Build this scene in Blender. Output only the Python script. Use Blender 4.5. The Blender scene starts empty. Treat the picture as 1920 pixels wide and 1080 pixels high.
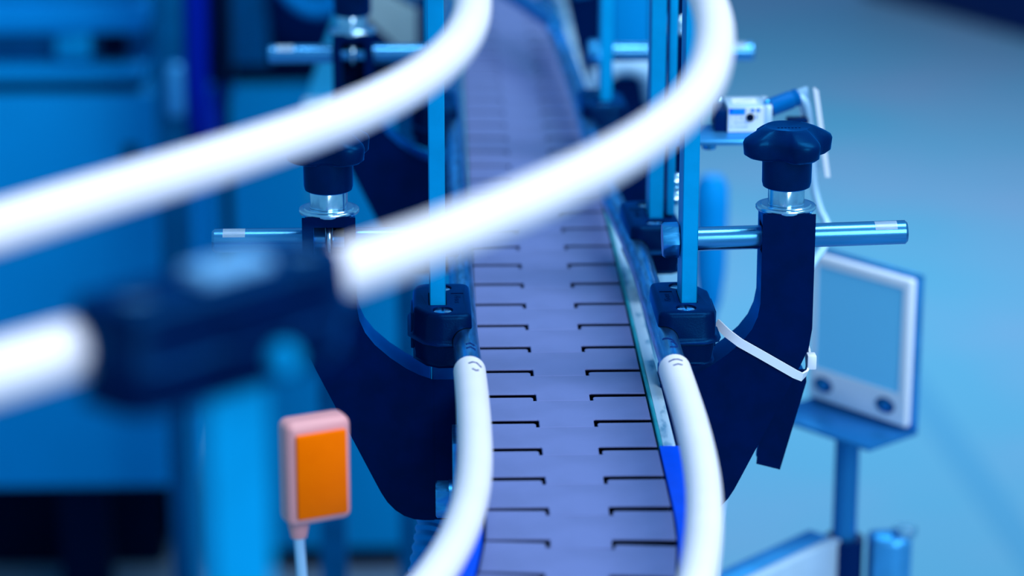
import bpy, bmesh, math, random
from mathutils import Vector, Matrix
random.seed(4)
PI = math.pi
SC = bpy.context.scene
COL = SC.collection

# ------------------------------------------------------------------ camera, world, lights, exposure
cam_d = bpy.data.cameras.new('camera'); cam = bpy.data.objects.new('camera', cam_d); COL.objects.link(cam)
cam_d.sensor_width = 36.0; cam_d.lens = 96.8; cam_d.clip_start = 0.01; cam_d.clip_end = 60
cam.location = (-0.0606, -1.4056, 0.449)
cam.rotation_euler = (math.radians(90 - 16.97), 0, math.radians(-1.645))
cam_d.dof.use_dof = True; cam_d.dof.focus_distance = 1.362; cam_d.dof.aperture_fstop = 5.0
SC.camera = cam

w = bpy.data.worlds.new('world'); SC.world = w; w.use_nodes = True
bg = w.node_tree.nodes['Background']
bg.inputs[0].default_value = (0.20, 0.60, 1.0, 1); bg.inputs[1].default_value = 0.60

def area(name, loc, target, size, power, col=(0.80, 0.92, 1.0), size_y=None):
    l = bpy.data.lights.new(name, 'AREA'); l.energy = power; l.color = col; l.size = size
    if size_y: l.shape = 'RECTANGLE'; l.size_y = size_y
    o = bpy.data.objects.new(name, l); COL.objects.link(o); o.location = loc
    o.rotation_euler = (Vector(target) - Vector(loc)).to_track_quat('-Z', 'Y').to_euler()
    return o
area('ceiling_lamp_row', (0.9, -0.3, 2.3), (0.1, -0.1, 0), 0.7, 70, size_y=2.4, col=(0.80, 0.865, 1.0))
hl = area('hall_lamp', (0.55, 3.0, 1.9), (0.6, 3.15, -0.95), 0.8, 46, (0.58, 0.86, 1.0)); hl.data.spread = math.radians(120)
area('front_fill', (1.3, -2.9, 1.5), (0, 0, 0), 1.6, 74, (0.88, 0.90, 1.0))  # fill lamp added behind the camera to brighten front faces; no window there

vs = SC.view_settings
vs.view_transform = 'Standard'; vs.look = 'None'; vs.exposure = 0.0; vs.gamma = 1.0; vs.use_curve_mapping = False

# ------------------------------------------------------------------ materials
def mat(name, col, rough=0.5, metal=0.0, var=0.0, scale=60.0, bump=0.0, bscale=400.0, spec=0.5, col2=None, stretch=None,
        trans=0.0, emit=None, coat=0.0, tint=None):
    m = bpy.data.materials.new(name); m.use_nodes = True
    nt = m.node_tree; b = nt.nodes['Principled BSDF']
    b.inputs['Base Color'].default_value = (*col, 1); b.inputs['Roughness'].default_value = rough
    b.inputs['Metallic'].default_value = metal; b.inputs['Specular IOR Level'].default_value = spec
    b.inputs['Transmission Weight'].default_value = trans; b.inputs['Coat Weight'].default_value = coat
    if tint: b.inputs['Specular Tint'].default_value = (*tint, 1)
    tc = nt.nodes.new('ShaderNodeTexCoord'); mp = nt.nodes.new('ShaderNodeMapping')
    nt.links.new(tc.outputs['Object'], mp.inputs[0])
    if stretch: mp.inputs['Scale'].default_value = stretch
    if var > 0 or col2:
        n = nt.nodes.new('ShaderNodeTexNoise'); n.inputs['Scale'].default_value = scale; n.inputs['Detail'].default_value = 5
        nt.links.new(mp.outputs[0], n.inputs['Vector'])
        r = nt.nodes.new('ShaderNodeValToRGB'); nt.links.new(n.outputs['Fac'], r.inputs[0])
        c2 = col2 or tuple(min(1, c * (1 + var)) for c in col); c1 = col if col2 else tuple(c * (1 - var) for c in col)
        r.color_ramp.elements[0].position = 0.38; r.color_ramp.elements[1].position = 0.62
        r.color_ramp.elements[0].color = (*c1, 1); r.color_ramp.elements[1].color = (*c2, 1)
        nt.links.new(r.outputs[0], b.inputs['Base Color'])
    if bump > 0:
        n2 = nt.nodes.new('ShaderNodeTexNoise'); n2.inputs['Scale'].default_value = bscale; n2.inputs['Detail'].default_value = 3
        nt.links.new(mp.outputs[0], n2.inputs['Vector'])
        bp = nt.nodes.new('ShaderNodeBump'); bp.inputs['Strength'].default_value = bump; bp.inputs['Distance'].default_value = 0.0006
        nt.links.new(n2.outputs['Fac'], bp.inputs['Height']); nt.links.new(bp.outputs[0], b.inputs['Normal'])
    if emit: b.inputs['Emission Color'].default_value = (*emit[0], 1); b.inputs['Emission Strength'].default_value = emit[1]
    return m

def plastic(name, col, gloss, rough, ior=1.45, var=0.15, scale=80.0, bump=0.12, bscale=1400.0):
    """dark plastic: matt body under a tinted sheen"""
    m = bpy.data.materials.new(name); m.use_nodes = True; nt = m.node_tree
    nt.nodes.remove(nt.nodes['Principled BSDF']); out = nt.nodes['Material Output']
    tc = nt.nodes.new('ShaderNodeTexCoord')
    df = nt.nodes.new('ShaderNodeBsdfDiffuse'); gl = nt.nodes.new('ShaderNodeBsdfGlossy'); mx = nt.nodes.new('ShaderNodeMixShader'); fr = nt.nodes.new('ShaderNodeFresnel')
    fr.inputs['IOR'].default_value = ior
    n = nt.nodes.new('ShaderNodeTexNoise'); n.inputs['Scale'].default_value = scale; nt.links.new(tc.outputs['Object'], n.inputs['Vector'])
    r = nt.nodes.new('ShaderNodeValToRGB'); nt.links.new(n.outputs['Fac'], r.inputs[0])
    r.color_ramp.elements[0].position = 0.35; r.color_ramp.elements[1].position = 0.65
    r.color_ramp.elements[0].color = (*[c * (1 - var) for c in col], 1); r.color_ramp.elements[1].color = (*[c * (1 + var) for c in col], 1)
    nt.links.new(r.outputs[0], df.inputs['Color'])
    gl.inputs['Color'].default_value = (*gloss, 1); gl.inputs['Roughness'].default_value = rough
    n2 = nt.nodes.new('ShaderNodeTexNoise'); n2.inputs['Scale'].default_value = bscale; nt.links.new(tc.outputs['Object'], n2.inputs['Vector'])
    bp = nt.nodes.new('ShaderNodeBump'); bp.inputs['Strength'].default_value = bump; bp.inputs['Distance'].default_value = 0.0006
    nt.links.new(n2.outputs['Fac'], bp.inputs['Height'])
    for x in (df, gl): nt.links.new(bp.outputs[0], x.inputs['Normal'])
    nt.links.new(fr.outputs[0], mx.inputs[0]); nt.links.new(df.outputs[0], mx.inputs[1]); nt.links.new(gl.outputs[0], mx.inputs[2])
    nt.links.new(mx.outputs[0], out.inputs['Surface'])
    return m

M = {}
NT = (0.0, 0.30, 1.0); MT_ = (0.05, 0.5, 1.0)       # the blue cast of reflections on dark and on mid-toned surfaces
M['white'] = mat('white_plastic', (0.82, 0.81, 0.86), 0.42, var=0.02, scale=30)
M['belt'] = mat('lavender_acetal', (0.145, 0.187, 0.40), 0.34, var=0.07, scale=25, bump=0.05, tint=(0.25, 0.5, 1.0))
M['black'] = plastic('navy_black_plastic', (0.0, 0.003, 0.032), (0.02, 0.33, 0.85), 0.38)
M['blackgloss'] = plastic('navy_black_cast', (0.0, 0.003, 0.042), (0.0, 0.26, 0.75), 0.46, bump=0.08, bscale=900)
M['knob'] = plastic('navy_knob_plastic', (0.0, 0.007, 0.055), (0.02, 0.42, 0.95), 0.36)
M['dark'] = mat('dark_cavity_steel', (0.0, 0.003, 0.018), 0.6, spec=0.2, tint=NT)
M['steel'] = mat('blue_brushed_steel', (0.05, 0.42, 0.82), 0.30, 1.0, var=0.10, scale=40, bump=0.06, stretch=(1, 8, 8))
M['rodsteel'] = mat('drawn_steel_rod', (0.08, 0.37, 0.70), 0.24, 1.0, var=0.08, scale=40, stretch=(1, 14, 14))
M['rail'] = mat('scuffed_steel_tube', (0.12, 0.46, 0.82), 0.27, 1.0, var=0.30, scale=55, stretch=(6, 1, 6))
M['flat'] = mat('flat_bar_steel', (0.0, 0.33, 0.68), 0.42, 0.25, var=0.05, scale=60, bump=0.05, tint=MT_)
M['bright'] = mat('bright_zinc', (0.42, 0.72, 0.95), 0.22, 1.0, var=0.1, scale=120)
M['silver'] = mat('silver_housing', (0.50, 0.72, 0.88), 0.35, 0.3, var=0.03)
M['green'] = mat('green_wear_strip', (0.02, 0.34, 0.42), 0.4, var=0.2, scale=40, tint=MT_)
M['frost'] = mat('stained_aluminium_edge', (0.06, 0.30, 0.50), 0.4, 0.3, scale=75, col2=(0.50, 0.74, 0.90), stretch=(1.6, 0.5, 1))
for n_ in M['frost'].node_tree.nodes:
    if n_.type == 'VALTORGB': n_.color_ramp.elements[0].position = 0.34; n_.color_ramp.elements[1].position = 0.50
M['royal'] = mat('royal_blue_track', (0.0, 0.085, 0.85), 0.38, var=0.05, tint=NT)
M['frame'] = mat('frame_steel', (0.0, 0.10, 0.26), 0.4, 0.6, var=0.1, tint=MT_)
M['ink'] = mat('navy_ink', (0.004, 0.02, 0.12), 0.6, tint=NT)
M['print'] = mat('blue_print', (0.0, 0.22, 0.78), 0.5, tint=NT)
M['band'] = mat('light_blue_print', (0.01, 0.33, 0.80), 0.5, tint=NT)
M['orange'] = mat('orange_lens', (1.0, 0.165, 0.0), 0.45, var=0.03, scale=80, tint=(1, 0.3, 0.0))
M['pink'] = mat('frosted_orange_rim', (0.74, 0.33, 0.33), 0.4)
M['cable'] = mat('pale_blue_cable', (0.36, 0.66, 0.88), 0.4)
M['mid'] = mat('mid_blue_paint', (0.0, 0.26, 0.63), 0.5, var=0.06, scale=4, tint=MT_)
M['mid2'] = mat('teal_blue_paint', (0.0, 0.24, 0.53), 0.5, var=0.06, scale=4, tint=MT_)
M['midlight'] = mat('light_blue_paint', (0.0, 0.25, 0.66), 0.45, var=0.05, scale=4, tint=MT_)
M['deep'] = mat('deep_blue_hose', (0.0, 0.008, 0.30), 0.4, tint=NT)
M['navy'] = mat('navy_paint', (0.0, 0.008, 0.065), 0.5, tint=NT)
M['yellow'] = mat('pale_yellow_grey_sheet', (0.22, 0.36, 0.40), 0.5, var=0.05)
M['tealsheet'] = mat('pale_teal_sheet', (0.02, 0.32, 0.56), 0.4, 0.3, tint=MT_)
M['reflector'] = mat('prismatic_reflector', (0.20, 0.70, 0.98), 0.3, 0.0, bump=0.3, bscale=700)
M['pale'] = mat('pale_blue_plastic', (0.74, 0.84, 0.93), 0.4)
M['sheet'] = mat('galvanised_sheet', (0.06, 0.38, 0.76), 0.35, 0.7, var=0.06, tint=MT_)
M['floor'] = mat('coated_concrete', (0.112, 0.30, 0.42), 0.55, scale=1.1, col2=(0.195, 0.285, 0.41), spec=0.3, tint=MT_)
M['plug'] = mat('blue_plug_plastic', (0.0, 0.10, 0.33), 0.4, tint=NT)
M['bar_glint'] = mat('bar_top_reflection', (0.13, 0.36, 0.62), 0.45, tint=MT_)
M['pole'] = mat('shaded_pole_steel', (0.02, 0.22, 0.52), 0.3, 0.6, tint=MT_)
M['joint'] = mat('floor_joint_filler', (0.085, 0.255, 0.385), 0.7, tint=MT_)

# ------------------------------------------------------------------ mesh helpers (all lengths in millimetres)
def add_box(bm, x0, x1, y0, y1, z0, z1):
    v = [bm.verts.new((x, y, z)) for z in (z0, z1) for y in (y0, y1) for x in (x0, x1)]
    for f in ((0, 2, 3, 1), (4, 5, 7, 6), (0, 1, 5, 4), (2, 6, 7, 3), (0, 4, 6, 2), (1, 3, 7, 5)):
        bm.faces.new([v[i] for i in f])
    return v
def add_prism(bm, pts, a0, a1, axis='z'):
    def P(u, v, a):
        return {'z': (u, v, a), 'y': (u, a, v), 'x': (a, u, v)}[axis]
    lo = [bm.verts.new(P(u, v, a0)) for u, v in pts]; hi = [bm.verts.new(P(u, v, a1)) for u, v in pts]
    n = len(pts)
    bm.faces.new(lo); bm.faces.new(hi)
    for i in range(n): bm.faces.new((lo[i], lo[(i + 1) % n], hi[(i + 1) % n], hi[i]))
def add_lathe(bm, prof, seg=32, axis='z', c=(0, 0, 0), radial=None):
    """prof: list of (radius, height); radial(phi, k) scales radius"""
    rings = []
    for k, (r, h) in enumerate(prof):
        ring = []
        if r <= 1e-6: 
            p = {'z': (0, 0, h), 'x': (h, 0, 0), 'y': (0, h, 0)}[axis]
            ring = [bm.verts.new(Vector(p) + Vector(c))]
        else:
            for i in range(seg):
                a = 2 * PI * i / seg; rr = r * (radial(a, k) if radial else 1)
                u, v = rr * math.cos(a), rr * math.sin(a)
                p = {'z': (u, v, h), 'x': (h, u, v), 'y': (u, h, v)}[axis]
                ring.append(bm.verts.new(Vector(p) + Vector(c)))
        rings.append(ring)
    for a, b in zip(rings[:-1], rings[1:]):
        if len(a) == 1 and len(b) == 1: continue
        for i in range(seg):
            j = (i + 1) % seg
            if len(a) == 1: bm.faces.new((a[0], b[i], b[j]))
            elif len(b) == 1: bm.faces.new((a[i], a[j], b[0]))
            else: bm.faces.new((a[i], a[j], b[j], b[i]))
    for r in (rings[0], rings[-1]):
        if len(r) > 1: bm.faces.new(r)
def add_tube(bm, pts, r, seg=20, caps=True):
    pts = [Vector(p) for p in pts]; n = len(pts); rings = []
    up = Vector((0, 0, 1))
    for i, p in enumerate(pts):
        t = (pts[min(i + 1, n - 1)] - pts[max(i - 1, 0)]).normalized()
        if abs(t.dot(up)) > 0.97: up = Vector((0, 1, 0.02)).normalized()
        s = t.cross(up).normalized(); q = s.cross(t).normalized(); up = q
        rr = r(i / (n - 1)) if callable(r) else r
        rings.append([bm.verts.new(p + s * rr * math.cos(2 * PI * k / seg) + q * rr * math.sin(2 * PI * k / seg)) for k in range(seg)])
    for a, b in zip(rings[:-1], rings[1:]):
        for k in range(seg): bm.faces.new((a[k], a[(k + 1) % seg], b[(k + 1) % seg], b[k]))
    if caps: bm.faces.new(rings[0]); bm.faces.new(rings[-1])
def add_strip(bm, pts, width, thick, wdir):
    """flat band along a 3-D path; wdir = direction of its width"""
    pts = [Vector(p) for p in pts]; n = len(pts); rings = []; wd = Vector(wdir).normalized()
    for i, p in enumerate(pts):
        t = (pts[min(i + 1, n - 1)] - pts[max(i - 1, 0)]).normalized()
        ww = (wd - t * wd.dot(t)).normalized(); nn = t.cross(ww).normalized()
        rings.append([bm.verts.new(p + ww * a * width / 2 + nn * b * thick / 2) for a, b in ((-1, -1), (1, -1), (1, 1), (-1, 1))])
    for a, b in zip(rings[:-1], rings[1:]):
        for k in range(4): bm.faces.new((a[k], a[(k + 1) % 4], b[(k + 1) % 4], b[k]))
    bm.faces.new(rings[0]); bm.faces.new(rings[-1])
def hexring(R, rot=0): return [(R * math.cos(rot + PI / 3 * i), R * math.sin(rot + PI / 3 * i)) for i in range(6)]
def add_hex(bm, R, a0, a1, axis='z', c=(0, 0, 0), rot=0, ch=0.8, both=False):
    """hexagon nut / bolt head with turned chamfer"""
    b2 = bmesh.new(); seg = 24
    def prad(a, k):
        a = (a - rot) % (PI / 3) - PI / 6
        return math.cos(PI / 6) / math.cos(a)
    rc = R * 0.87
    def rad(a, k): return prad(a, k) if k in full else min(1.0, 1.0)
    prof = [(R, a0), (R, a1 - ch), (rc, a1)] if not both else [(rc, a0), (R, a0 + ch), (R, a1 - ch), (rc, a1)]
    full = (0, 1) if not both else (1, 2)
    add_lathe(b2, prof, seg, axis, c, rad)
    merge(bm, b2)
def merge(bm, b2):
    me = bpy.data.meshes.new('tmp'); b2.to_mesh(me); b2.free(); bm.from_mesh(me); bpy.data.meshes.remove(me)
def bevel(bm, w, seg=2, angle=35):
    bm.normal_update()
    e = [e for e in bm.edges if len(e.link_faces) == 2 and e.calc_face_angle(0) > math.radians(angle)]
    bmesh.ops.bevel(bm, geom=e, offset=w, segments=seg, profile=0.5, affect='EDGES', clamp_overlap=True)
def to_mesh(name, bm, m, smooth=40):
    bmesh.ops.recalc_face_normals(bm, faces=bm.faces)
    bmesh.ops.scale(bm, vec=(0.001,) * 3, verts=bm.verts)
    me = bpy.data.meshes.new(name); 
    if smooth:
        for f in bm.faces: f.smooth = True
        bm.normal_update()
        for e in bm.edges:
            if len(e.link_faces) == 2 and e.calc_face_angle(0) > math.radians(smooth): e.smooth = False
    bm.to_mesh(me); bm.free(); me.materials.append(M[m] if isinstance(m, str) else m)
    return me
def obj(name, bm, m, parent=None, loc=None, smooth=40, rot=None):
    """bm is authored in the parent's local frame (millimetres)"""
    me = bm if isinstance(bm, bpy.types.Mesh) else to_mesh(name, bm, m, smooth)
    o = bpy.data.objects.new(name, me); COL.objects.link(o)
    if parent: o.parent = parent
    if loc: o.location = Vector(loc) * 0.001
    if rot: o.rotation_euler = rot
    return o
def tag(o, label=None, cat=None, group=None, kind=None):
    if label: o['label'] = label
    if cat: o['category'] = cat
    if group: o['group'] = group
    if kind: o['kind'] = kind
    return o
def thing(name, loc, label, cat, group=None, rz=0):
    o = bpy.data.objects.new(name, None); COL.objects.link(o); o.empty_display_size = 0.02
    o.location = Vector(loc) * 0.001; o.rotation_euler = (0, 0, rz)
    return tag(o, label, cat, group)
def copy_tree(o, parent=None):
    c = o.copy(); COL.objects.link(c); c.parent = parent
    for ch in list(o.children): copy_tree(ch, c)
    return c
def boolean(bm, cutters, op='DIFFERENCE'):
    """returns a new bmesh = bm minus cutters (millimetres, exact)"""
    bmesh.ops.recalc_face_normals(bm, faces=bm.faces)
    me = bpy.data.meshes.new('tmpb'); bm.to_mesh(me); bm.free()
    o = bpy.data.objects.new('tmpb', me); COL.objects.link(o); tmp = [o]
    for c in cutters:
        bmesh.ops.recalc_face_normals(c, faces=c.faces)
        mc = bpy.data.meshes.new('tmpc'); c.to_mesh(mc); c.free()
        oc = bpy.data.objects.new('tmpc', mc); COL.objects.link(oc); tmp.append(oc)
        md = o.modifiers.new('b', 'BOOLEAN'); md.operation = op; md.object = oc; md.solver = 'EXACT'
    dg = bpy.context.evaluated_depsgraph_get(); dg.update()
    ev = o.evaluated_get(dg); m2 = bpy.data.meshes.new_from_object(ev)
    nb = bmesh.new(); nb.from_mesh(m2); bpy.data.meshes.remove(m2)
    for t in tmp:
        d = t.data; bpy.data.objects.remove(t); bpy.data.meshes.remove(d)
    return nb
def text_bm(s, size, depth=0.0, align='LEFT', shear=0.0):
    cu = bpy.data.curves.new('tmpt', 'FONT'); cu.body = s; cu.size = size; cu.extrude = depth; cu.align_x = align; cu.shear = shear
    cu.resolution_u = 2
    o = bpy.data.objects.new('tmpt', cu); COL.objects.link(o)
    dg = bpy.context.evaluated_depsgraph_get(); dg.update()
    m2 = bpy.data.meshes.new_from_object(o.evaluated_get(dg))
    nb = bmesh.new(); nb.from_mesh(m2); bpy.data.meshes.remove(m2); bpy.data.objects.remove(o); bpy.data.curves.remove(cu)
    return nb
def xf(bm, mtx): bmesh.ops.transform(bm, matrix=mtx, verts=bm.verts); return bm
def B(): return bmesh.new()
def box(name, x0, x1, y0, y1, z0, z1, m, parent=None, bev=0.0, loc=None):
    bm = B(); add_box(bm, x0, x1, y0, y1, z0, z1)
    if bev: bevel(bm, bev, 2)
    return obj(name, bm, m, parent, loc)

def smooth_path(pts, step=6.0, passes=30):
    """Catmull-Rom through plan points, resampled evenly and relaxed"""
    P = [Vector((x, y, 0)) for x, y in pts]; out = []
    for i in range(len(P) - 1):
        p0, p1, p2, p3 = P[max(i - 1, 0)], P[i], P[i + 1], P[min(i + 2, len(P) - 1)]
        n = max(2, int((p2 - p1).length / step))
        for k in range(n):
            t = k / n
            out.append(0.5 * ((2 * p1) + (p2 - p0) * t + (2 * p0 - 5 * p1 + 4 * p2 - p3) * t * t + (3 * p1 - p0 - 3 * p2 + p3) * t ** 3))
    out.append(P[-1])
    for _ in range(passes):
        out = [out[0]] + [(out[i - 1] + 2 * out[i] + out[i + 1]) / 4 for i in range(1, len(out) - 1)] + [out[-1]]
    return out

# ------------------------------------------------------------------ the hall
FZ = -950.0
bm = B(); add_box(bm, -6000, 6000, -3000, 14000, FZ - 40, FZ)
tag(obj('floor', bm, 'floor', smooth=0), 'pale blue coated concrete floor of the hall', kind='structure')
# expansion joint running across the floor on the right
bm = B(); a = Vector((665, 2900)); b = Vector((735, 1700)); d = (b - a).normalized(); n = Vector((-d.y, d.x)) * 26
a2, b2 = a - d * 900, b + d * 600
add_prism(bm, [(a2 + n)[:], (a2 - n)[:], (b2 - n)[:], (b2 + n)[:]], FZ - 2, FZ + 0.6)
tag(obj('trim_1', bm, 'joint', smooth=0), 'darker blue joint strip let into the floor', kind='structure')
bm = B(); add_box(bm, -6000, 6000, 13900, 14000, FZ, 4500)
tag(obj('wall_back', bm, 'mid', smooth=0), kind='structure')

# ------------------------------------------------------------------ conveyor
R_PTS = [(27, 749), (31.6, 596), (36, 451), (38, 304), (40.5, 184), (44, 112), (48.4, 45), (50.3, -30), (51.2, -99), (52.3, -174),
         (53.5, -248), (52, -314), (48, -363), (41, -415), (30, -466), (15, -508), (-3, -548), (-22, -581), (-39, -608), (-55, -631),
         (-70, -653), (-84, -670), (-115, -701), (-151, -736), (-168, -754), (-200, -787), (-250, -838)]
L_PTS = [(-50, 749), (-50, 600), (-49, 336), (-48.5, 150), (-48, 27), (-47.2, -50), (-46.5, -122), (-45, -171), (-44, -245), (-45, -312),
         (-48, -345), (-54.5, -388), (-67, -433), (-82, -470), (-99, -501), (-115, -525), (-131, -547), (-146, -567), (-161, -586),
         (-175, -604), (-188, -622), (-215, -658), (-260, -718)]
R_PATH = smooth_path(R_PTS); L_PATH = smooth_path(L_PTS)
def at_Y(path, y):
    for p, q in zip(path[:-1], path[1:]):
        if p.y >= y >= q.y: return p.lerp(q, (p.y - y) / (p.y - q.y + 1e-9))
    return path[-1]
def sub(path, y0, y1): return [at_Y(path, y0)] + [p for p in path if y0 > p.y > y1] + [at_Y(path, y1)]

X0, YC, RC = 1.5, -268.0, 600.0          # straight part at X0, then a left-hand bend of radius RC
def chain_pt(s):
    """s grows towards the viewer; returns plan point and heading"""
    y = 1150 - s
    if y >= YC: return Vector((X0, y, 0)), 0.0
    a = (YC - y) / RC
    return Vector((X0 - RC * (1 - math.cos(a)), YC - RC * math.sin(a), 0)), -a
def bend_pts(off, n=26, amax=0.95, a0=0.0):
    return [(X0 - RC + (RC + off) * math.cos(a0 + (amax - a0) * i / n), YC - (RC + off) * math.sin(a0 + (amax - a0) * i / n)) for i in range(n + 1)]

chain = thing('slat_chain', (0, 0, 0), 'lavender slat-top conveyor chain of interlocking plastic links', 'conveyor chain')
bm = B()
poly = [(-41, -17.2), (-14.0, -17.2), (-13.2, -18.2), (-13.2, -27.6), (13.2, -27.6), (13.2, -18.2), (14.0, -17.2), (41, -17.2),
        (41, 15.5), (15.8, 15.5), (14.8, 14.5), (14.8, 10.2), (-14.8, 10.2), (-14.8, 14.5), (-15.8, 15.5), (-41, 15.5)]
add_prism(bm, poly, -4.2, 0)
for e in list(bm.edges):          # vertical edges of the near side get a thin lip, undercut below it
    a_, b_ = e.verts
    if abs(a_.co.x - b_.co.x) < .01 and abs(a_.co.y - b_.co.y) < .01 and -18.5 < a_.co.y < -17: 
        bmesh.ops.subdivide_edges(bm, edges=[e], cuts=1)
bmesh.ops.connect_verts(bm, verts=[v for v in bm.verts if -4 < v.co.z < -0.1])
for v in bm.verts:
    if -18.5 < v.co.y < -17:
        if -4 < v.co.z < -0.1: v.co.z = -0.7
        elif v.co.z < -4: v.co.y += 8
bm.normal_update()
te = [e for e in bm.edges if all(v.co.z > -0.1 for v in e.verts)]
bmesh.ops.bevel(bm, geom=te, offset=0.3, segments=1, affect='EDGES')
link_me = to_mesh('chain_link', bm, 'belt', smooth=0)
PITCH = 38.1
s0 = (1150 + 59.6) % PITCH            # slit rows fall where the photograph has them
n = 0
while True:
    s = s0 + n * PITCH; p, a = chain_pt(s)
    if p.y < -760: break
    o = obj('chain_link', link_me, 'belt', chain, loc=(p.x, p.y, 0), rot=(0, 0, a)); n += 1

conv = thing('conveyor_frame', (0, 0, FZ), 'slim conveyor frame with green wear strips and royal blue bend track', 'conveyor')
def cf(name, bm, m, smooth=40): return obj(name, bm, m, conv, loc=(0, 0, -FZ), smooth=smooth)
def strip_along(bm, L, x0, x1, z0, z1):
    """straight part from Y=1180 to L with section x0..x1 , z0..z1"""
    add_box(bm, x0, x1, L, 1180, z0, z1)
YS = -189.0
for sgn in (1, -1):
    bm = B(); x0, x1 = sorted((X0 + sgn * 42.0, X0 + sgn * 43.6)); strip_along(bm, YS, x0, x1, -10, 0.6); bevel(bm, 0.4, 1); cf('wear_strip', bm, 'green')
    bm = B(); x0, x1 = sorted((X0 + sgn * 43.9, X0 + sgn * 50.0)); strip_along(bm, YS, x0, x1, -10, -0.4); bevel(bm, 0.6, 2); cf('edge_profile', bm, 'frost')
    bm = B(); x0, x1 = sorted((X0 + sgn * 44.6, X0 + sgn * 49.4)); strip_along(bm, YS, x0, x1, -72, -10.5); cf('side_plate', bm, 'frame')
    # bend track: arc strip of blue plastic
    outer = [(X0 + sgn * 49.6, YS)] + bend_pts(sgn * 49.6); inner = [(X0 + sgn * 42.3, YS)] + bend_pts(sgn * 42.3)
    if sgn > 0: outer = [(X0 + 53.0, YS)] + bend_pts(53.0)
    bm = B()
    zt = -0.8
    rings = []
    for (xi, yi), (xo, yo) in zip(inner, outer):
        rings.append([bm.verts.new(p) for p in ((xi, yi, -40), (xi, yi, zt), (xo, yo, zt), (xo, yo, -40))])
    for p, q in zip(rings[:-1], rings[1:]):
        for k in range(4): bm.faces.new((p[k], p[(k + 1) % 4], q[(k + 1) % 4], q[k]))
    bm.faces.new(rings[0]); bm.faces.new(rings[-1])
    cf('bend_track', bm, 'royal')
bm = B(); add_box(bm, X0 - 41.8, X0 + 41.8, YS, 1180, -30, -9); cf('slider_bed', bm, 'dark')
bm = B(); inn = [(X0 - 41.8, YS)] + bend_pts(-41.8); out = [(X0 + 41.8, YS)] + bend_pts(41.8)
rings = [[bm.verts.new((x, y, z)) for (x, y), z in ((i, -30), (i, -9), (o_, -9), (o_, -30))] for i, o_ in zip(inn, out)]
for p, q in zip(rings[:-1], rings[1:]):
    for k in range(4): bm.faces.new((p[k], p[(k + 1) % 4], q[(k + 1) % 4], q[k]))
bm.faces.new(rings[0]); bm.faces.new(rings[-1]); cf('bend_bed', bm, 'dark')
for y in (120, 1000):
    bm = B(); add_box(bm, -22, 22, y - 20, y + 20, FZ, -30.2); bevel(bm, 3); cf('leg', bm, 'frame')

# bolted splice plate under the left rail, joining straight and bend
sp = thing('splice_plate', (-52, -150, -45), 'small steel splice plate with hex bolt under the left white rail', 'plate')
bm = B(); add_box(bm, -1.6, 1.6, -14, 14, -20, 37); bevel(bm, 0.5); obj('plate', bm, 'steel', sp)
bm = B(); add_lathe(bm, [(9.5, -3.4), (9.5, -1.7)], 28, 'x', (0, -2, 4)); obj('washer', bm, 'steel', sp)
bm = B(); add_hex(bm, 9.4, -3.5, -9.8, 'x', (0, -2, 4), rot=0.3, ch=-0.8); obj('bolt_head', bm, 'steel', sp)

# ------------------------------------------------------------------ guide rails
def tube_from(path, y0, y1, z, r, seg=28):
    bm = B(); add_tube(bm, [(p.x, p.y, z) for p in sub(path, y0, y1)], r, seg); return bm
ZL, ZU = 30.0, 230.0
RM, RW = 6.4, 7.7
def rail_strokes(path, parent, y, z, r, marks, m='ink'):
    """felt-pen marks lying on the tube: list of polylines (dy along, angle around)"""
    c = at_Y(path, y)
    for pl in marks:
        bm = B(); pts = []
        for dy, an in pl:
            q = at_Y(path, y + dy); pts.append((q.x + (r + 0.02) * math.sin(an), q.y, z + (r + 0.02) * math.cos(an)))
        add_tube(bm, pts, 0.45, 6); obj('pen_mark', bm, m, parent)
curl = [(-4 + 5 * math.sin(t * 0.9), -0.55 + 0.9 * abs(math.cos(t))) for t in [0.3 * k for k in range(8)]]
curl2 = [(-9 + 4 * math.cos(t), 0.05 + 0.45 * math.sin(t)) for t in [0.35 * k for k in range(11)]]
r1 = thing('guide_rail', (0, 0, 0), 'lower right guide rail, steel tube then white sleeve curving along the chain', 'guide rail', 'conveyor guide rails')
obj('steel_tube', tube_from(R_PATH, 745, -176, ZL, RM), 'rail', r1)
obj('white_sleeve', tube_from(R_PATH, -168, -835, ZL, RW, 36), 'white', r1)
rail_strokes(R_PATH, r1, -140, ZL, RM, [curl, curl2])
rail_strokes(R_PATH, r1, -176, ZL, RW, [[(-1, -0.5), (0, -0.2), (0, 0.1), (-1, 0.35)], [(-8, -0.3), (-7, 0.0), (-8, 0.25)]])
r2 = thing('guide_rail', (0, 0, 0), 'lower left guide rail, steel tube then white sleeve bending left near camera', 'guide rail', 'conveyor guide rails')
obj('steel_tube', tube_from(L_PATH, 745, -176, ZL, RM), 'rail', r2)
obj('white_sleeve', tube_from(L_PATH, -168, -715, ZL, RW, 36), 'white', r2)
rail_strokes(L_PATH, r2, -146, ZL, RM, [[(0, -0.1), (2, 0.2), (0, 0.5)], [(-6, -0.1), (-4, 0.2), (-6, 0.55)]])
rail_strokes(L_PATH, r2, -176, ZL, RW, [[(-3, -0.1), (-1, 0.15), (-1, 0.4), (-4, 0.7)], [(-11, 0.1), (-13, 0.3), (-11, 0.45)]])
r3 = thing('guide_rail', (0, 0, 0), 'upper right white guide rail sweeping across the picture to the dark clamp', 'guide rail', 'conveyor guide rails')
obj('white_sleeve', tube_from(R_PATH, -60, -835, ZU, RW, 36), 'white', r3)
r4 = thing('guide_rail', (0, 0, 0), 'upper left white guide rail sweeping out of the left picture edge', 'guide rail', 'conveyor guide rails')
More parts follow.
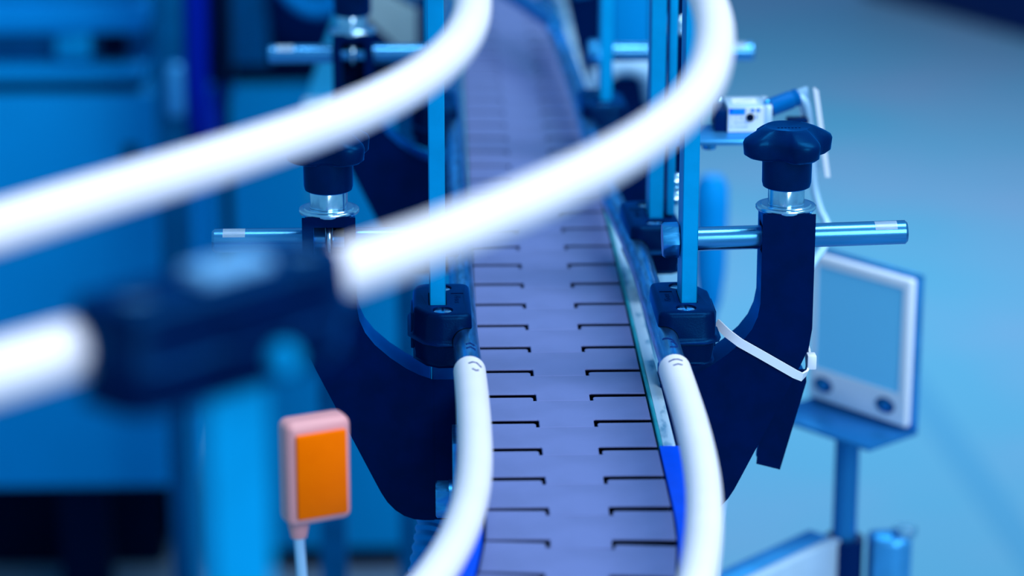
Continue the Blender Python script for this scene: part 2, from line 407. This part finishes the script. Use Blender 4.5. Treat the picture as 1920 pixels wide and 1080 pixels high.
obj('white_sleeve', tube_from(L_PATH, -60, -715, ZU, RW, 36), 'white', r4)
bm = B(); add_tube(bm, [(29, 590, ZL + 13), (10, 668, ZL + 13), (-12, 745, ZL + 13), (-40, 840, ZL + 13)], RM, 20)
tag(obj('diverter_rail', bm, 'pole'), 'steel diverter rail crossing over the far end of the chain', 'guide rail')

# ------------------------------------------------------------------ clamp blocks
def rail_clamp(name, length, label, long=False, textdir=1):
    h = length / 2; t = thing(name, (0, 0, 0), label, 'clamp', 'rail clamp blocks')
    plan = [(-3.6, -h + 3), (-3.6, h - 3), (2, h - 0.5), (13, h), (19, h - 4), (26, h - 17), (26, -h + 9), (24.5, -h + 3), (20, -h), (1, -h)]
    bm = B(); add_prism(bm, plan, -1.5, 13.5)
    for v in bm.verts:
        if v.co.z > 10: v.co.x = 11 + (v.co.x - 11) * 0.96; v.co.y *= 0.965
    bevel(bm, 2.4, 3, 20)
    c1 = B(); add_lathe(c1, [(RM + 0.25 + (2.7 if long else 0), -100), (RM + 0.25 + (2.7 if long else 0), 100)], 40, 'y')
    c2 = B(); add_box(c2, 13.3 - 4.5, 13.3 + 4.5, -10.6, 10.6, -5, 20)
    cs = [c1, c2]; so = 18.5 if not long else 28
    for s in (-1, 1):
        c = B(); add_lathe(c, [(5.2, 11.0), (5.2, 20)], 24, 'z', (11.0, s * so, 0)); cs.append(c)
    c = B(); add_box(c, 0.2, 6.6, -9.5, 9.5, 13.15, 20); cs.append(c)
    up = boolean(bm, cs); body = obj('upper_half', up, 'black', t)
    bm = B(); add_prism(bm, [(x * 0.99 + (1.5 if x < 0 else 0.1), 0.99 * y) for x, y in plan], -13.5, -1.8)
    for v in bm.verts:
        if v.co.z < -10: v.co.x = 11 + (v.co.x - 11) * 0.88; v.co.y *= 0.93
    bevel(bm, 1.6, 3, 30)
    c1 = B(); add_lathe(c1, [(RM + 0.25 + (2.7 if long else 0), -100), (RM + 0.25 + (2.7 if long else 0), 100)], 40, 'y')
    obj('lower_half', boolean(bm, [c1]), 'black', t)
    bm = B(); add_box(bm, 25.0, 26.8, -12, 10, -9, 9.5); bevel(bm, 0.5); obj('end_lip', bm, 'black', t)
    for s in (-1, 1):
        bm = B(); add_lathe(bm, [(4.7, 11.1), (4.7, 12.4), (3.9, 13.0)], 24, 'z')
        c = B(); add_box(c, -0.6, 0.6, -6, 6, 12.3, 14); d_ = B(); add_box(d_, -6, 6, -0.6, 0.6, 12.3, 14)
        sc = obj('screw', boolean(bm, [c, d_]), 'bright', t, loc=(11.0, s * so, 0))
    tb = text_bm('Movex', 4.6, 0.12, 'CENTER', 0.15)
    xf(tb, Matrix.Translation((3.4 + 1.4 * textdir, 0, 13.2)) @ Matrix.Rotation(PI / 2 * textdir, 4, 'Z'))
    obj('moulded_lettering', tb, 'black', t, smooth=0)
    if long:
        for yy, zz in ((5, -6.5),):
            bm = B(); add_hex(bm, 4.2, 26.5, 31.5, 'x', (0, yy, zz)); obj('bolt_head', bm, 'flat', t)
    return t
def clamp_at(t, path, y, z, side, extra=0.0):
    p = at_Y(path, y); q = at_Y(path, y + 8); r_ = at_Y(path, y - 8)
    d_ = (q - r_); ang = math.atan2(-d_.x, d_.y) + extra
    t.location = Vector((p.x, p.y, z)) * 0.001
    t.rotation_euler = (0, 0, ang if side > 0 else ang + PI)
    return p, ang
def post_for(clamp, z0, z1, label, twist=0.0):
    bm = B(); add_box(bm, -4, 4, -10, 10, z0, z1); bevel(bm, 0.5, 1)
    o = tag(obj('flat_bar_post', bm, 'flat'), label, 'post', 'flat steel posts')
    bpy.context.view_layer.update()
    mw = Matrix.Translation(clamp.location) @ clamp.rotation_euler.to_matrix().to_4x4()
    c = mw @ Vector((0.0133, 0, 0)); o.location = (c.x, c.y, 0); o.rotation_euler = (0, 0, clamp.rotation_euler.z + twist)
    return o
YS1 = -94.5
k_r1 = rail_clamp('rail_clamp', 58, 'dark plastic clamp block on right rail, nearest the cable tie')
clamp_at(k_r1, R_PATH, YS1, ZL, 1)
k_l1 = copy_tree(k_r1); k_l1['label'] = 'dark plastic clamp block on the left rail beside the chain'
clamp_at(k_l1, L_PATH, YS1, ZL, -1)
k_r2 = copy_tree(k_r1); k_r2['label'] = 'dark clamp block on right rail behind the hexagon bolt head'
clamp_at(k_r2, R_PATH, 62, ZL, 1)
k_r3 = copy_tree(k_r1); k_r3['label'] = 'blurred dark clamp block farthest up the right rail'
clamp_at(k_r3, R_PATH, 348, ZL, 1)
k_l3 = copy_tree(k_r1); k_l3['label'] = 'blurred clamp block on left rail hidden behind the nearest left post'
clamp_at(k_l3, L_PATH, 346, ZL, -1)
k_s0 = rail_clamp('rail_clamp', 84, 'large out-of-focus dark clamp gripping the upper white rail in the foreground', True)
clamp_at(k_s0, R_PATH, -710, ZU, 1)
post_for(k_r1, 25, 262, 'upright flat steel bar in the nearest right clamp block')
post_for(k_l1, 25, 262, 'upright flat steel bar in the left clamp block')
p_r2 = post_for(k_r2, 25, 262, 'upright flat steel bar just left of the sensor shelf', -0.05)
post_for(k_r3, 25, 262, 'blurred upright flat bar in the farthest right clamp block')
post_for(k_l3, 25, 262, 'blurred upright flat bar behind the left steel post')
p_s0 = post_for(k_s0, -60, 243.6, 'wide blurred pale blue flat bar below the foreground clamp')

bm = B(); add_box(bm, -5.5, 5.5, -11.5, 11.5, 243.9, 247.5); bevel(bm, 0.8); tag(obj('bar_top_glint', bm, 'bar_glint', p_s0), 'pale slab painting the reflection on the bar top')  # added slab, its pale colour paints the reflection on the bar top
# ------------------------------------------------------------------ side brackets, rods, knobs
def bracket(label, sgn, window, YB, group='cast side brackets', xs=1.0):
    t = thing('side_bracket', (sgn * 51.5, YB, -68), label, 'bracket', group)
    X = lambda x: sgn * (x - 51.5) * xs
    def L(pts): return [(X(x), z + 68) for x, z in pts]
    out = [(125, 88), (125, 30), (123.6, 20), (119.5, 10.5), (91, -49), (88.3, -54.5), (85.3, -59.5), (81.6, -63.6), (77.4, -66.6), (72.5, -68.4), (67.5, -69), (63.6, -69),
           (63.6, 4.3), (70, 6.6), (76.5, 10.1), (84.5, 15.8), (92.2, 22.8), (97, 29.3), (99.8, 36), (101, 43), (101, 88)]
    bm = B(); add_prism(bm, L(out), -14.5, 14.5, 'y'); bevel(bm, 1.1, 2, 40)
    cs = []
    def cut(x0, x1, y0, y1, z0, z1):
        c = B(); xa, xb = sorted((X(x0), X(x1))); add_box(c, xa, xb, y0, y1, z0 + 68, z1 + 68); cs.append(c)
    cut(95, 130, -6.8, 6.8, 66.4, 81.0)
    if window: cut(105.5, 120.5, -20, 10.5, 54, 84)
    obj('arm', boolean(bm, cs), 'blackgloss', t)
    base = [(63.2, -69), (63.2, 4.1), (51.7, 4.1), (51.7, -69)]
    bm = B(); add_prism(bm, L(base), -14.2, 14.2, 'y'); bevel(bm, 0.9, 2, 40); obj('mounting_base', bm, 'blackgloss', t)
    return t
def rod(label, x0, x1, Y, z0, z1, group='cross rods'):
    """x0 = inner end at the post, x1 = outer free end"""
    L = abs(x1 - x0); t = thing('cross_rod', (x0, Y, z0), label, 'rod', group)
    bm = B(); add_lathe(bm, [(6.0, 0.2), (6.0, L - 1.2), (4.9, L)], 36, 'x'); 
    obj('shaft', bm, 'rodsteel', t)
    bm = B()      # milled patch near the free end
    rr, n = 6.12, 8; rows = []
    for x in (L - 16.5, L - 5.5):
        rows.append([bm.verts.new((x, rr * math.cos(a), rr * math.sin(a))) for a in [math.radians(92 + 58 * i / n) for i in range(n + 1)]])
    s_ = 1 if x1 > x0 else -1
    for i in range(n): bm.faces.new((rows[0][i], rows[0][i + 1], rows[1][i + 1], rows[1][i]))
    bmesh.ops.solidify(bm, geom=bm.faces[:], thickness=0.3)
    if s_ < 0:
        for v in bm.verts: v.co.y = -v.co.y
    tag(obj('milled_patch', bm, 'silver', t), 'pale milled patch near the rod end')
    bm = B(); add_hex(bm, 9.2, -8.2, -16.2, 'x', ch=-1.2, rot=0.0); add_lathe(bm, [(4, 0.2), (4, -8.2)], 16, 'x'); obj('bolt_head', bm, 'steel', t)
    ang = math.atan2(z1 - z0, L)
    t.rotation_euler = (0, -ang, 0) if s_ > 0 else (0, ang, PI)
    return t
def knob(label, x, Y, ph, group='clamping star knobs'):
    t = thing('star_knob', (x, Y, 88), label, 'knob', group)
    bm = B(); add_lathe(bm, [(6, 0.1), (14.6, 0.1), (15.0, 0.7), (15.0, 1.7), (14.6, 2.2), (12.6, 2.3), (12.2, 2.8), (6, 2.8)], 48); obj('washer', bm, 'bright', t)
    bm = B(); add_hex(bm, 10.3, 2.9, 12.2, 'z', rot=0.42, ch=0.6); obj('hex_nut', bm, 'bright', t)
    bm = B(); add_lathe(bm, [(10.5, 11.2), (11.7, 11.9), (12.2, 14), (12.4, 30)], 40); obj('hub', bm, 'knob', t)
    def star(a, k):
        c = math.cos(4 * (a - ph)); s = 0.83 + 0.17 * math.copysign(abs(c) ** 0.6, c)
        amt = [1, 1, 1, 1, 1, 0.92, 0.6, 0.15, 0, 0][k]
        return s * amt + (1 - amt)
    bm = B()
    add_lathe(bm, [(15.5, 26.2), (20.5, 27.6), (23.2, 29.4), (23.8, 35.2), (23.0, 36.8), (20.0, 38.6), (15.0, 41.0), (11.6, 42.2), (10.6, 41.9), (0, 41.7)], 100, 'z', radial=star)
    obj('star_head', bm, 'knob', t, smooth=60)
    for i in range(7):
        bm = B(); add_box(bm, -5.5 + i * 1.7, -4.6 + i * 1.7, -3.2, -1.8, 41.7, 42.1); obj('moulded_mark', bm, 'knob', t)
    return t
def eyebolt(label, x, Y, group='clamp eyebolts'):
    t = thing('eyebolt', (x, Y, 88), label, 'bolt', group)
    bm = B()
    ring = [(8.3 * math.sin(a), 0, -14 + 8.3 * math.cos(a)) for a in [2 * PI * i / 28 for i in range(29)]]
    # eye stands across the rod
    add_tube(bm, [(y_ * 0, x_ * 0.8, z_) for x_, y_, z_ in ring], 2.0, 10, caps=False); obj('eye', bm, 'bright', t)
    bm = B(); add_lathe(bm, [(2.6, -5.2), (2.6, -3.95)], 16, 'z'); obj('shank', bm, 'bright', t)
    return t
YB = -92.0
b_r1 = bracket('navy cast bracket arm right of the chain with cable tie around it', 1, False, YB)
b_l1 = bracket('navy cast bracket arm left of the chain under the white rails', -1, True, YB)
rod('steel cross rod through the right bracket, free end right of star knob', 68.0, 174, YB, 72.6, 75.4)
rod('steel cross rod through the left bracket, free end left of column', -64.8, -171.2, YB, 73.8, 73.8)
knob('dark star knob on top of the right bracket column', 113, YB, math.radians(22))
knob('dark star knob on left column, mostly behind the upper white rail', -113.3, YB, math.radians(40))
YB3 = 346.0
b_l3 = bracket('blurred dark bracket with open slot, farther up left side', -1, True, YB3)
eyebolt('bright eyebolt in the slot of the left bracket under the white rails', -113.3, YB)
eyebolt('blurred bright eyebolt in the slot of the farther left bracket', -113.3, YB3)
b_r3 = bracket('blurred dark bracket hidden behind upper right white rail', 1, False, YB3, xs=0.78)
rod('blurred steel rod through the farther left slotted bracket', -66.5, -168, YB3, 73.8, 73.8)
rod('blurred steel rod ending right of the upper right white rail', 55.3, 147, YB3, 73.8, 73.8)
knob('blurred dark knob cut by the picture top on far left bracket', -113.3, YB3, math.radians(18))
knob('blurred dark knob behind the upper right white rail', 99.5, YB3, math.radians(18))
# back plate behind the right bracket edge
bm = B(); add_prism(bm, [(108.5, -2), (127, -2), (127.5, -8), (115.5, -55), (104.5, -52)], -76.9, -66, 'y'); bevel(bm, 0.8)
tag(obj('stop_plate', bm, 'blackgloss'), 'narrow dark plate sticking out behind the right bracket edge', 'plate')

# cable tie around the right bracket arm
ct = thing('cable_tie', (120, YB, 4), 'translucent white cable tie looped round the right bracket arm', 'cable tie')
O = Vector((120, YB, 4))
pts = [(79.6, -96, 30), (84, -104, 27.2), (90, -108.0, 23.4), (100, -108.3, 17.6), (110, -108.3, 11.6), (118, -108.3, 6.8), (121.5, -107.6, 5.0), (124.2, -104.5, 6.0), (125.8, -99, 9.5), (126.6, -90, 12), (126.6, -80, 13), (124, -76.5, 13)]
bm = B(); add_strip(bm, [Vector(p) - O for p in pts], 4.4, 1.1, (0.4, 0.0, 1)); obj('strap', bm, 'pale', ct)
bm = B(); add_box(bm, 4.6, 9.2, -12.5, -6.0, 3.5, 11.0); bevel(bm, 0.7); obj('head', bm, 'pale', ct)

# ------------------------------------------------------------------ photo sensor on its shelf
sh = thing('sensor_shelf', (66, 62, 85), 'bent steel strap and shelf carrying the silver sensor', 'bracket')
bm = B(); add_box(bm, 0.6, 4.8, -9, 9, -40, 178); bevel(bm, 0.5); obj('strap', bm, 'flat', sh)
bm = B(); add_box(bm, 4.9, 62, 0, 38, -3.4, 0); bevel(bm, 1.0, 2); obj('shelf', bm, 'sheet', sh)
for z in (-22, -32):
    bm = B(); add_hex(bm, 4.4, 4.9, 8.5, 'x', (0, -2, z), ch=0.5); obj('bolt_head', bm, 'bright', sh)
bm = B(); add_hex(bm, 4.0, -7.4, -3.5, 'z', (25, 10, 0), ch=0.4, both=True); obj('shelf_bolt', bm, 'steel', sh)

se = thing('photo_sensor', (114, 92, 85), 'small silver photoelectric sensor with printed label and blue plug', 'sensor')
bm = B(); add_box(bm, -12.2, 8.2, -13, 13, 0.1, 14.6); bevel(bm, 0.5); obj('housing', bm, 'silver', se)
bm = B(); add_box(bm, 8.3, 12.6, -12.4, 13, 0.1, 14.9); bevel(bm, 0.8); obj('connector_block', bm, 'silver', se)
bm = B(); add_box(bm, -19, -12.3, -11, 12, 0.1, 12); bevel(bm, 0.5); obj('lens_face', bm, 'navy', se)
bm = B(); add_lathe(bm, [(2.0, 14.7), (2.0, 16.6), (1.4, 17.2)], 16, 'z', (10.2, -7, 0)); obj('adjuster', bm, 'steel', se)
bm = B(); add_lathe(bm, [(2.0, 14.7), (2.0, 17.4), (1.4, 18.4)], 16, 'z', (-15, 8, -2.6)); obj('set_screw', bm, 'bright', se)
plate = B(); add_box(plate, -12.0, 8.0, -13.25, -13.02, 0.4, 14.3); lab = obj('label_plate', plate, 'pale', se)
def on_label(bm): return xf(bm, Matrix.Translation((0, -13.3, 0)) @ Matrix.Rotation(PI / 2, 4, 'X'))
bm = B(); add_box(bm, -11.6, -2.6, 10.0, 13.8, -0.02, 0.02); tag(obj('header_band', on_label(bm), 'band', lab), 'light blue printed band')
bm = B(); add_box(bm, -11.6, -9.8, 11.6, 13.7, 0.03, 0.08); obj('logo_square', on_label(bm), 'royal', lab)
for s, x, z, sz in (('Telemecanique', -9.6, 12.2, 1.25), ('XUK 0ARCTL2', -11.2, 10.3, 1.15)):
    tb = text_bm(s, sz, 0.03); xf(tb, Matrix.Translation((x, z, 0.08))); obj('printed_line', on_label(tb), 'royal', lab, smooth=0)
for s, z in (('Ue : 12 - 24V =', 7.7), ('Ie  : 100 mA PNP', 5.3), ('T/C: 15 L/min/60', 2.9)):
    tb = text_bm(s, 1.5, 0.03); xf(tb, Matrix.Translation((-11.6, z, 0.05))); obj('printed_line', on_label(tb), 'print', lab, smooth=0)
for x, s in ((1.5, 'N'), (4.6, 'C')):
    bm = B(); add_lathe(bm, [(1.1, -0.02), (1.1, 0.05)], 20, 'z', (x, 12.6, 0)); obj('printed_dot', on_label(bm), 'print', lab)
bm = B(); add_box(bm, 3.4, 4.0, 7.6, 10.0, -0.02, 0.05); obj('printed_bar', on_label(bm), 'print', lab)
bm = B(); add_lathe(bm, [(2.3, -13.9), (2.3, -13.2)], 24, 'y', (0.2, 0, 8.6)); tag(obj('potentiometer_hole', bm, 'dark', se), 'dark round hole in the label')
lg = text_bm('Telemecanique', 1.9, 0.03); xf(lg, Matrix.Translation((-7, -3, 14.75)) @ Matrix.Rotation(0.5, 4, 'Z')); obj('printed_line', lg, 'print', se, smooth=0)
bm = B(); add_box(bm, -8.5, 5, -5.5, 7, 14.62, 14.68); xf(bm, Matrix.Translation((0, 0, 0))); obj('top_label', bm, 'pale', se)
# plug and cable
bm = B(); pa, pb = Vector((12.9, 0, 11.0)), Vector((29, 4, 16.2))
add_tube(bm, [pa, pa.lerp(pb, .1), pa.lerp(pb, .75), pa.lerp(pb, .8), pa.lerp(pb, .85), pb], lambda t: 5.2 if t < .5 else (4.4 if t < .7 else 5.0), 24); bevel(bm, 0.4, 1)
obj('plug', bm, 'plug', se)
cpts = smooth_path([(0, 0), (1, 1)], 1, 0)
def spline3(pts, step=3):
    P = [Vector(p) for p in pts]; out = []
    for i in range(len(P) - 1):
        p0, p1, p2, p3 = P[max(i - 1, 0)], P[i], P[i + 1], P[min(i + 2, len(P) - 1)]
        n = max(2, int((p2 - p1).length / step))
        for k in range(n):
            t = k / n
            out.append(0.5 * ((2 * p1) + (p2 - p0) * t + (2 * p0 - 5 * p1 + 4 * p2 - p3) * t * t + (3 * p1 - p0 - 3 * p2 + p3) * t ** 3))
    return out + [P[-1]]
bm = B(); add_tube(bm, spline3([(29, 4, 16), (33, 5, 13), (36, 6, 4), (37.5, 6, -12), (39, 5, -30), (40.5, 4, -40), (43.5, 2, -50), (47, -2, -57), (44, -20, -62), (30, -60, -64), (10, -120, -66), (-4, -152, -72), (-10, -152, -100), (-24, -150, -160), (-28, -140, -300), (-30, -100, -1034)]), 2.3, 12)
obj('cable', bm, 'cable', se)
tr = thing('cable_duct', (151, 96, 56), 'narrow pale cable strip standing right of the star knob', 'cable duct')
bm = B(); add_prism(bm, [(0.4, 50), (2.2, 49.5), (10.5, 0), (8.6, 0)], -4, 3, 'y'); bevel(bm, 0.5); obj('front_strip', bm, 'pale', tr)
bm = B(); add_prism(bm, [(-8, 47), (-2.5, 49), (5.8, 2), (1.2, 2)], 6, 10, 'y'); bevel(bm, 0.5); obj('rear_strip', bm, 'cable', tr)
bm = B(); add_box(bm, -14, -2, -2, 5, 30, 33); bevel(bm, 0.6); obj('tie_strap', bm, 'navy', tr)

# ------------------------------------------------------------------ reflector on pole, right
rf = thing('reflector_stand', (208, 284, FZ), 'blurred pale square reflector on bent sheet and round steel pole', 'reflector')
A, Bq = Vector((189, 326, 0)), Vector((246, 258, 0)); ex = (Bq - A).normalized(); ny = Vector((ex.y, -ex.x, 0))
if ny.y > 0: ny = -ny
W = (Bq - A).length
MT = Matrix(((ex.x, ny.x, 0, A.x - 208), (ex.y, ny.y, 0, A.y - 284), (0, 0, 1, -FZ), (0, 0, 0, 1)))
def rfo(name, bm, m, sm=40): return obj(name, xf(bm, MT), m, rf, smooth=sm)
bm = B(); add_box(bm, -1, W + 1, -4, -1, -158, -53); bevel(bm, 1); rfo('back_plate', bm, 'sheet')
bm = B(); add_box(bm, -1, W + 1, -4, 44, -161, -158); bevel(bm, 0.8); rfo('flange', bm, 'pole')
bm = B(); add_box(bm, 1, W - 2.5, -0.9, 5, -155.5, -56); bevel(bm, 2, 3)
c = B(); add_box(c, 6, W - 9, 3.6, 12, -134, -63)
rfo('housing', boolean(bm, [c]), 'pale')
bm = B(); add_box(bm, 6.3, W - 9.3, 3.0, 4.2, -133.7, -63.3); rfo('reflector_face', bm, 'reflector')
for x in (15, W - 20):
    bm = B(); add_prism(bm, [(x + 8 * math.cos(a), -144 + 5.2 * math.sin(a)) for a in [2 * PI * i / 20 for i in range(20)]], 4.6, 5.6, 'y'); rfo('screw_recess', bm, 'frame')
    bm = B(); add_lathe(bm, [(3.2, 5.6), (3.2, 6.6), (2.2, 7.2)], 16, 'y', (x + 1, 0, -144)); rfo('screw', bm, 'steel')
bm = B(); add_lathe(bm, [(8, 0.2), (8, -161.2 - FZ)], 32, 'z'); obj('pole', bm, 'pole', rf)
bm = B(); add_lathe(bm, [(60, 0), (60, 8), (20, 14), (8.2, 20)], 40, 'z'); obj('foot', bm, 'sheet', rf)
d_ = Vector((-72, -74, 0)).normalized(); nn = Vector((-d_.y, d_.x, 0)); AZ = -243 - FZ
MA = Matrix(((d_.x, nn.x, 0, 0), (d_.y, nn.y, 0, 0), (0, 0, 1, AZ), (0, 0, 0, 1))); MZ = Matrix.Translation((0, 0, AZ))
bm = B(); add_box(bm, 9, 230, -4, 4, -70, 4); bevel(bm, 1); arm = tag(obj('support_arm', xf(bm, MA), 'silver', rf), 'pale flat support arm')
bm = B(); add_box(bm, 9, 230, -22, -4.2, 1, 4); bevel(bm, 1); obj('top_flange', xf(bm, MA), 'sheet', arm)
bm = B(); add_lathe(bm, [(8.4, -70), (13, -70), (13, 2), (8.4, 2), (8.4, -69.9)], 32, 'z'); tag(obj('collar', xf(bm, MZ), 'navy', rf), 'dark collar round the pole')
bm = B(); add_prism(bm, [(17, -10), (34, -14), (44, -8), (46, 6), (40, 14), (17, 12)], -70, 3); bevel(bm, 4, 3); obj('clamp_body', xf(bm, MZ), 'sheet', rf)
bm = B(); add_hex(bm, 8, 3.2, 9, 'z', (40, -1, 0)); obj('clamp_bolt', xf(bm, MZ), 'bright', rf)

# ------------------------------------------------------------------ orange sensor, left foreground
og = thing('orange_reflector', (-113, -282, 0), 'bright orange rectangular light unit with frosted rim on thin stem', 'reflector')
rzo = math.radians(24)
MO = Matrix.Rotation(rzo, 4, 'Z')
bm = B(); add_box(bm, -15, 15, -4, 10, 0, 48); bevel(bm, 4.0, 4); obj('rim_housing', xf(bm, MO), 'pink', og)
bm = B(); add_box(bm, -11.5, 12.0, -6.0, -3.6, 4, 43); bevel(bm, 1.6, 2); obj('lens', xf(bm, MO), 'orange', og)
bm = B(); add_lathe(bm, [(3.6, -9), (5.0, -2), (5.0, 2)], 20, 'z', (-9, 5, 0)); obj('grommet', bm, 'pink', og)
bm = B(); add_tube(bm, spline3([(-9, 5, -8), (-8, 5, -30), (-7, 8, -80), (6, 60, -200), (60, 160, -260)], 8), 2.4, 12); obj('stem', bm, 'cable', og)

# corrugated hose under the left bracket
bm = B(); hp = spline3([(-62, -62, -58), (-64, -72, -80), (-69, -88, -105), (-78, -98, -150), (-95, -90, -300), (-120, 0, FZ + 2)], 1.2)
add_tube(bm, hp, lambda t: 7.2 + 0.6 * math.sin(t * len(hp) * 1.4), 16)
tag(obj('corrugated_hose', bm, 'midlight'), 'blue corrugated hose hanging below the left bracket', 'hose')

# ------------------------------------------------------------------ machines behind, left
cb = thing('machine_cabinet', (-600, 1900, FZ), 'blurred blue machine cabinet with control recess filling the left background', 'machine')
def cbx(name, x0, x1, y0, y1, z0, z1, m, bev=4, par=None):
    bm = B(); add_box(bm, x0 + 600, x1 + 600, y0 - 1900, y1 - 1900, z0 - FZ, z1 - FZ); bevel(bm, bev, 2); return obj(name, bm, m, par or cb)
cbx('lower_panel', -1300, -345, 1700, 2300, -745, -262, 'mid')
cbx('upper_panel', -1300, -392, 1705, 2300, -192, -158, 'midlight')
cbx('ledge', -1300, -395, 1700, 2300, -248, -231, 'mid')
cbx('recess_back', -1300, -392, 1740, 2300, -231, -192, 'frame', 2)
cbx('button', -497, -455, 1715, 1739, -226, -193, 'flat', 5)
cbx('socket', -447, -415, 1728, 1739, -226, -196, 'dark', 3)
cbx('seam', -1300, -400, 1712, 2300, -262, -248, 'dark', 2)
cbx('header', -1300, -392, 1720, 2300, -158, 300, 'mid2')
cbx('dark_base', -1300, -420, 1950, 2250, FZ, -745, 'dark')  # near-black block painting the shade in the gap under the cabinet
for x in (-1200, -500): cbx('foot', x - 30, x + 30, 1780, 1840, FZ, -745, 'dark')
cbx('marker_hole', -420, -405, 1696, 1699.5, -340, -322, 'dark', 1)
dt = thing('door_frame_post', (-350, 1560, FZ), 'blurred dark teal upright with pale latch left of blue hose', 'post')
bm = B(); add_box(bm, -17, 17, -15, 15, 0, 1150); bevel(bm, 3); obj('upright', bm, 'frame', dt)
bm = B(); add_box(bm, -2, 17, -30, -15.2, 700, 760); bevel(bm, 5, 3); obj('latch', bm, 'sheet', dt)
bm = B(); add_lathe(bm, [(14, 0), (14, 8)], 24, 'z'); obj('foot_plate', bm, 'frame', dt)
bm = B(); add_tube(bm, [(-318, 1545, 300), (-318, 1545, -100), (-320, 1545, -220), (-320, 1552, -262), (-320, 1575, -290), (-320, 1640, -300), (-320, 1898, -300)], 13, 20)
tag(obj('blue_hose', bm, 'deep'), 'blurred deep blue vertical hose in left background', 'hose')
bm = B(); add_box(bm, -302, -282, 1540, 1580, -215, 300); bevel(bm, 3)
bm2 = B(); add_box(bm2, -297, -287, 1550, 1570, FZ, -215); merge(bm, bm2)
tag(obj('black_guide_strip', bm, 'dark'), 'blurred black upright strip right of the blue hose', 'post')
bp_ = thing('rear_machine', (-200, 2100, FZ), 'blurred teal blue machine body with dark upper bay behind left brackets', 'machine')
def bpx(name, x0, x1, y0, y1, z0, z1, m, bev=4):
    bm = B(); add_box(bm, x0 + 200, x1 + 200, y0 - 2100, y1 - 2100, z0 - FZ, z1 - FZ); bevel(bm, bev, 2); return obj(name, bm, m, bp_)
bpx('body_panel', -344, 30, 1900, 2400, FZ + 40, -302, 'mid2')
bpx('painted_shadow', -340, 30, 1930, 2400, -302, -272, 'dark', 2)  # near-black strip, paints the shadow between body panel and bay
bpx('dark_bay', -344, 40, 1960, 2400, -272, 200, 'navy')
bm = B(); add_prism(bm, [(-314, -276), (-262, -276), (-285, 100), (-330, 100)], 1915, 1955, 'y'); xf(bm, Matrix.Translation((200, -2100, -FZ))); obj('slanted_brace', bm, 'frame', bp_)
bm = B(); add_tube(bm, spline3([(-260, 1900, -150), (-225, 1900, -195), (-190, 1900, -200), (-150, 1900, -160)], 10), 10, 14); xf(bm, Matrix.Translation((200, -2100, -FZ))); obj('bay_hose', bm, 'midlight', bp_)
bpx('dark_base', -330, 20, 1950, 2390, FZ, FZ + 40, 'dark')
# sheet guards around the far left bracket
sg = thing('sheet_guard', (-150, 800, FZ), 'blurred pale sheet guard with bright ledge behind far left bracket', 'guard')
bm = B(); add_prism(bm, [(14, 971), (-17, 887), (-18, 800), (13, 800), (30, 971)], 0, 30, 'y'); obj('side_sheet', bm, 'tealsheet', sg)
bm = B(); add_box(bm, -18, 16, -25, -0.2, 882, 890); bevel(bm, 2); obj('ledge', bm, 'silver', sg)
bm = B(); add_box(bm, -12, 10, 4, 26, 0, 800); obj('stand', bm, 'frame', sg)
yg = thing('sloping_cover', (-105, 860, FZ), 'blurred pale yellowish sloping cover behind the far left knob', 'cover')
bm = B(); add_prism(bm, [(-46, 975), (-36, 985), (30, 948), (30, 915), (18, 915)], 0, 25, 'y'); obj('sloping_strip', bm, 'yellow', yg)
bm = B(); add_prism(bm, [(-20, 1015), (40, 1015), (40, 965), (30, 962)], 5, 25, 'y'); obj('upper_sheet', bm, 'yellow', yg)
bm = B(); add_prism(bm, [(-60, 1015), (-22, 1015), (30, 960), (30, 950), (-36, 987)], 26, 40, 'y'); obj('backing_sheet', bm, 'mid', yg)
bm = B(); add_box(bm, 10, 28, 5, 24, 0, 915); obj('stand', bm, 'frame', yg)

# ------------------------------------------------------------------ machines behind, right of the chain
fm = thing('drive_unit', (110, 960, FZ), 'blurred dark drive unit with pale hoses behind far right rail', 'machine')
def fx(name, x0, x1, y0, y1, z0, z1, m, bev=3):
    bm = B(); add_box(bm, x0 - 110, x1 - 110, y0 - 960, y1 - 960, z0 - FZ, z1 - FZ); bevel(bm, bev, 2); return obj(name, bm, m, fm)
fx('housing', 56, 165, 960, 1100, -130, 140, 'navy')
fx('cover_panel', 92, 128, 940, 959, -75, 140, 'mid')
fx('side_panel', 132, 158, 945, 959, -130, 60, 'mid')
fx('stand', 90, 140, 990, 1060, FZ, -130, 'frame')
bm = B(); add_tube(bm, spline3([(-42, -40, 860), (-30, -60, 884), (-10, -62, 896), (12, -60, 888), (20, -40, 860)], 6), 9, 16); obj('pale_hose', bm, 'cable', fm)
bm = B(); add_tube(bm, spline3([(-60, -20, 985), (-50, -25, 960), (-40, -25, 955), (-20, -20, 1000)], 6), 8, 14); obj('upper_hose', bm, 'mid', fm)
mt = thing('gear_motor', (148, 600, FZ), 'blurred blue rounded motor behind the nearest right post', 'motor')
bm = B(); add_lathe(bm, [(4, 760), (9, 775), (12, 800), (13, 850), (12.5, 866), (8, 874), (0, 876)], 28, 'z'); obj('casing', bm, 'midlight', mt)
bm = B(); add_lathe(bm, [(5, 0), (5, 762)], 16, 'z'); obj('stand', bm, 'sheet', mt)
dk = thing('dark_crate', (1800, 5450, FZ), 'dark navy blurred shape in the top right corner', 'crate', rz=math.radians(28))
bm = B(); add_box(bm, -450, 900, -500, 700, 0, 700); bevel(bm, 20); obj('body', bm, 'navy', dk)
bm = B(); add_box(bm, -460, 910, -510, 710, 700.5, 730); bevel(bm, 6); obj('lid', bm, 'navy', dk)
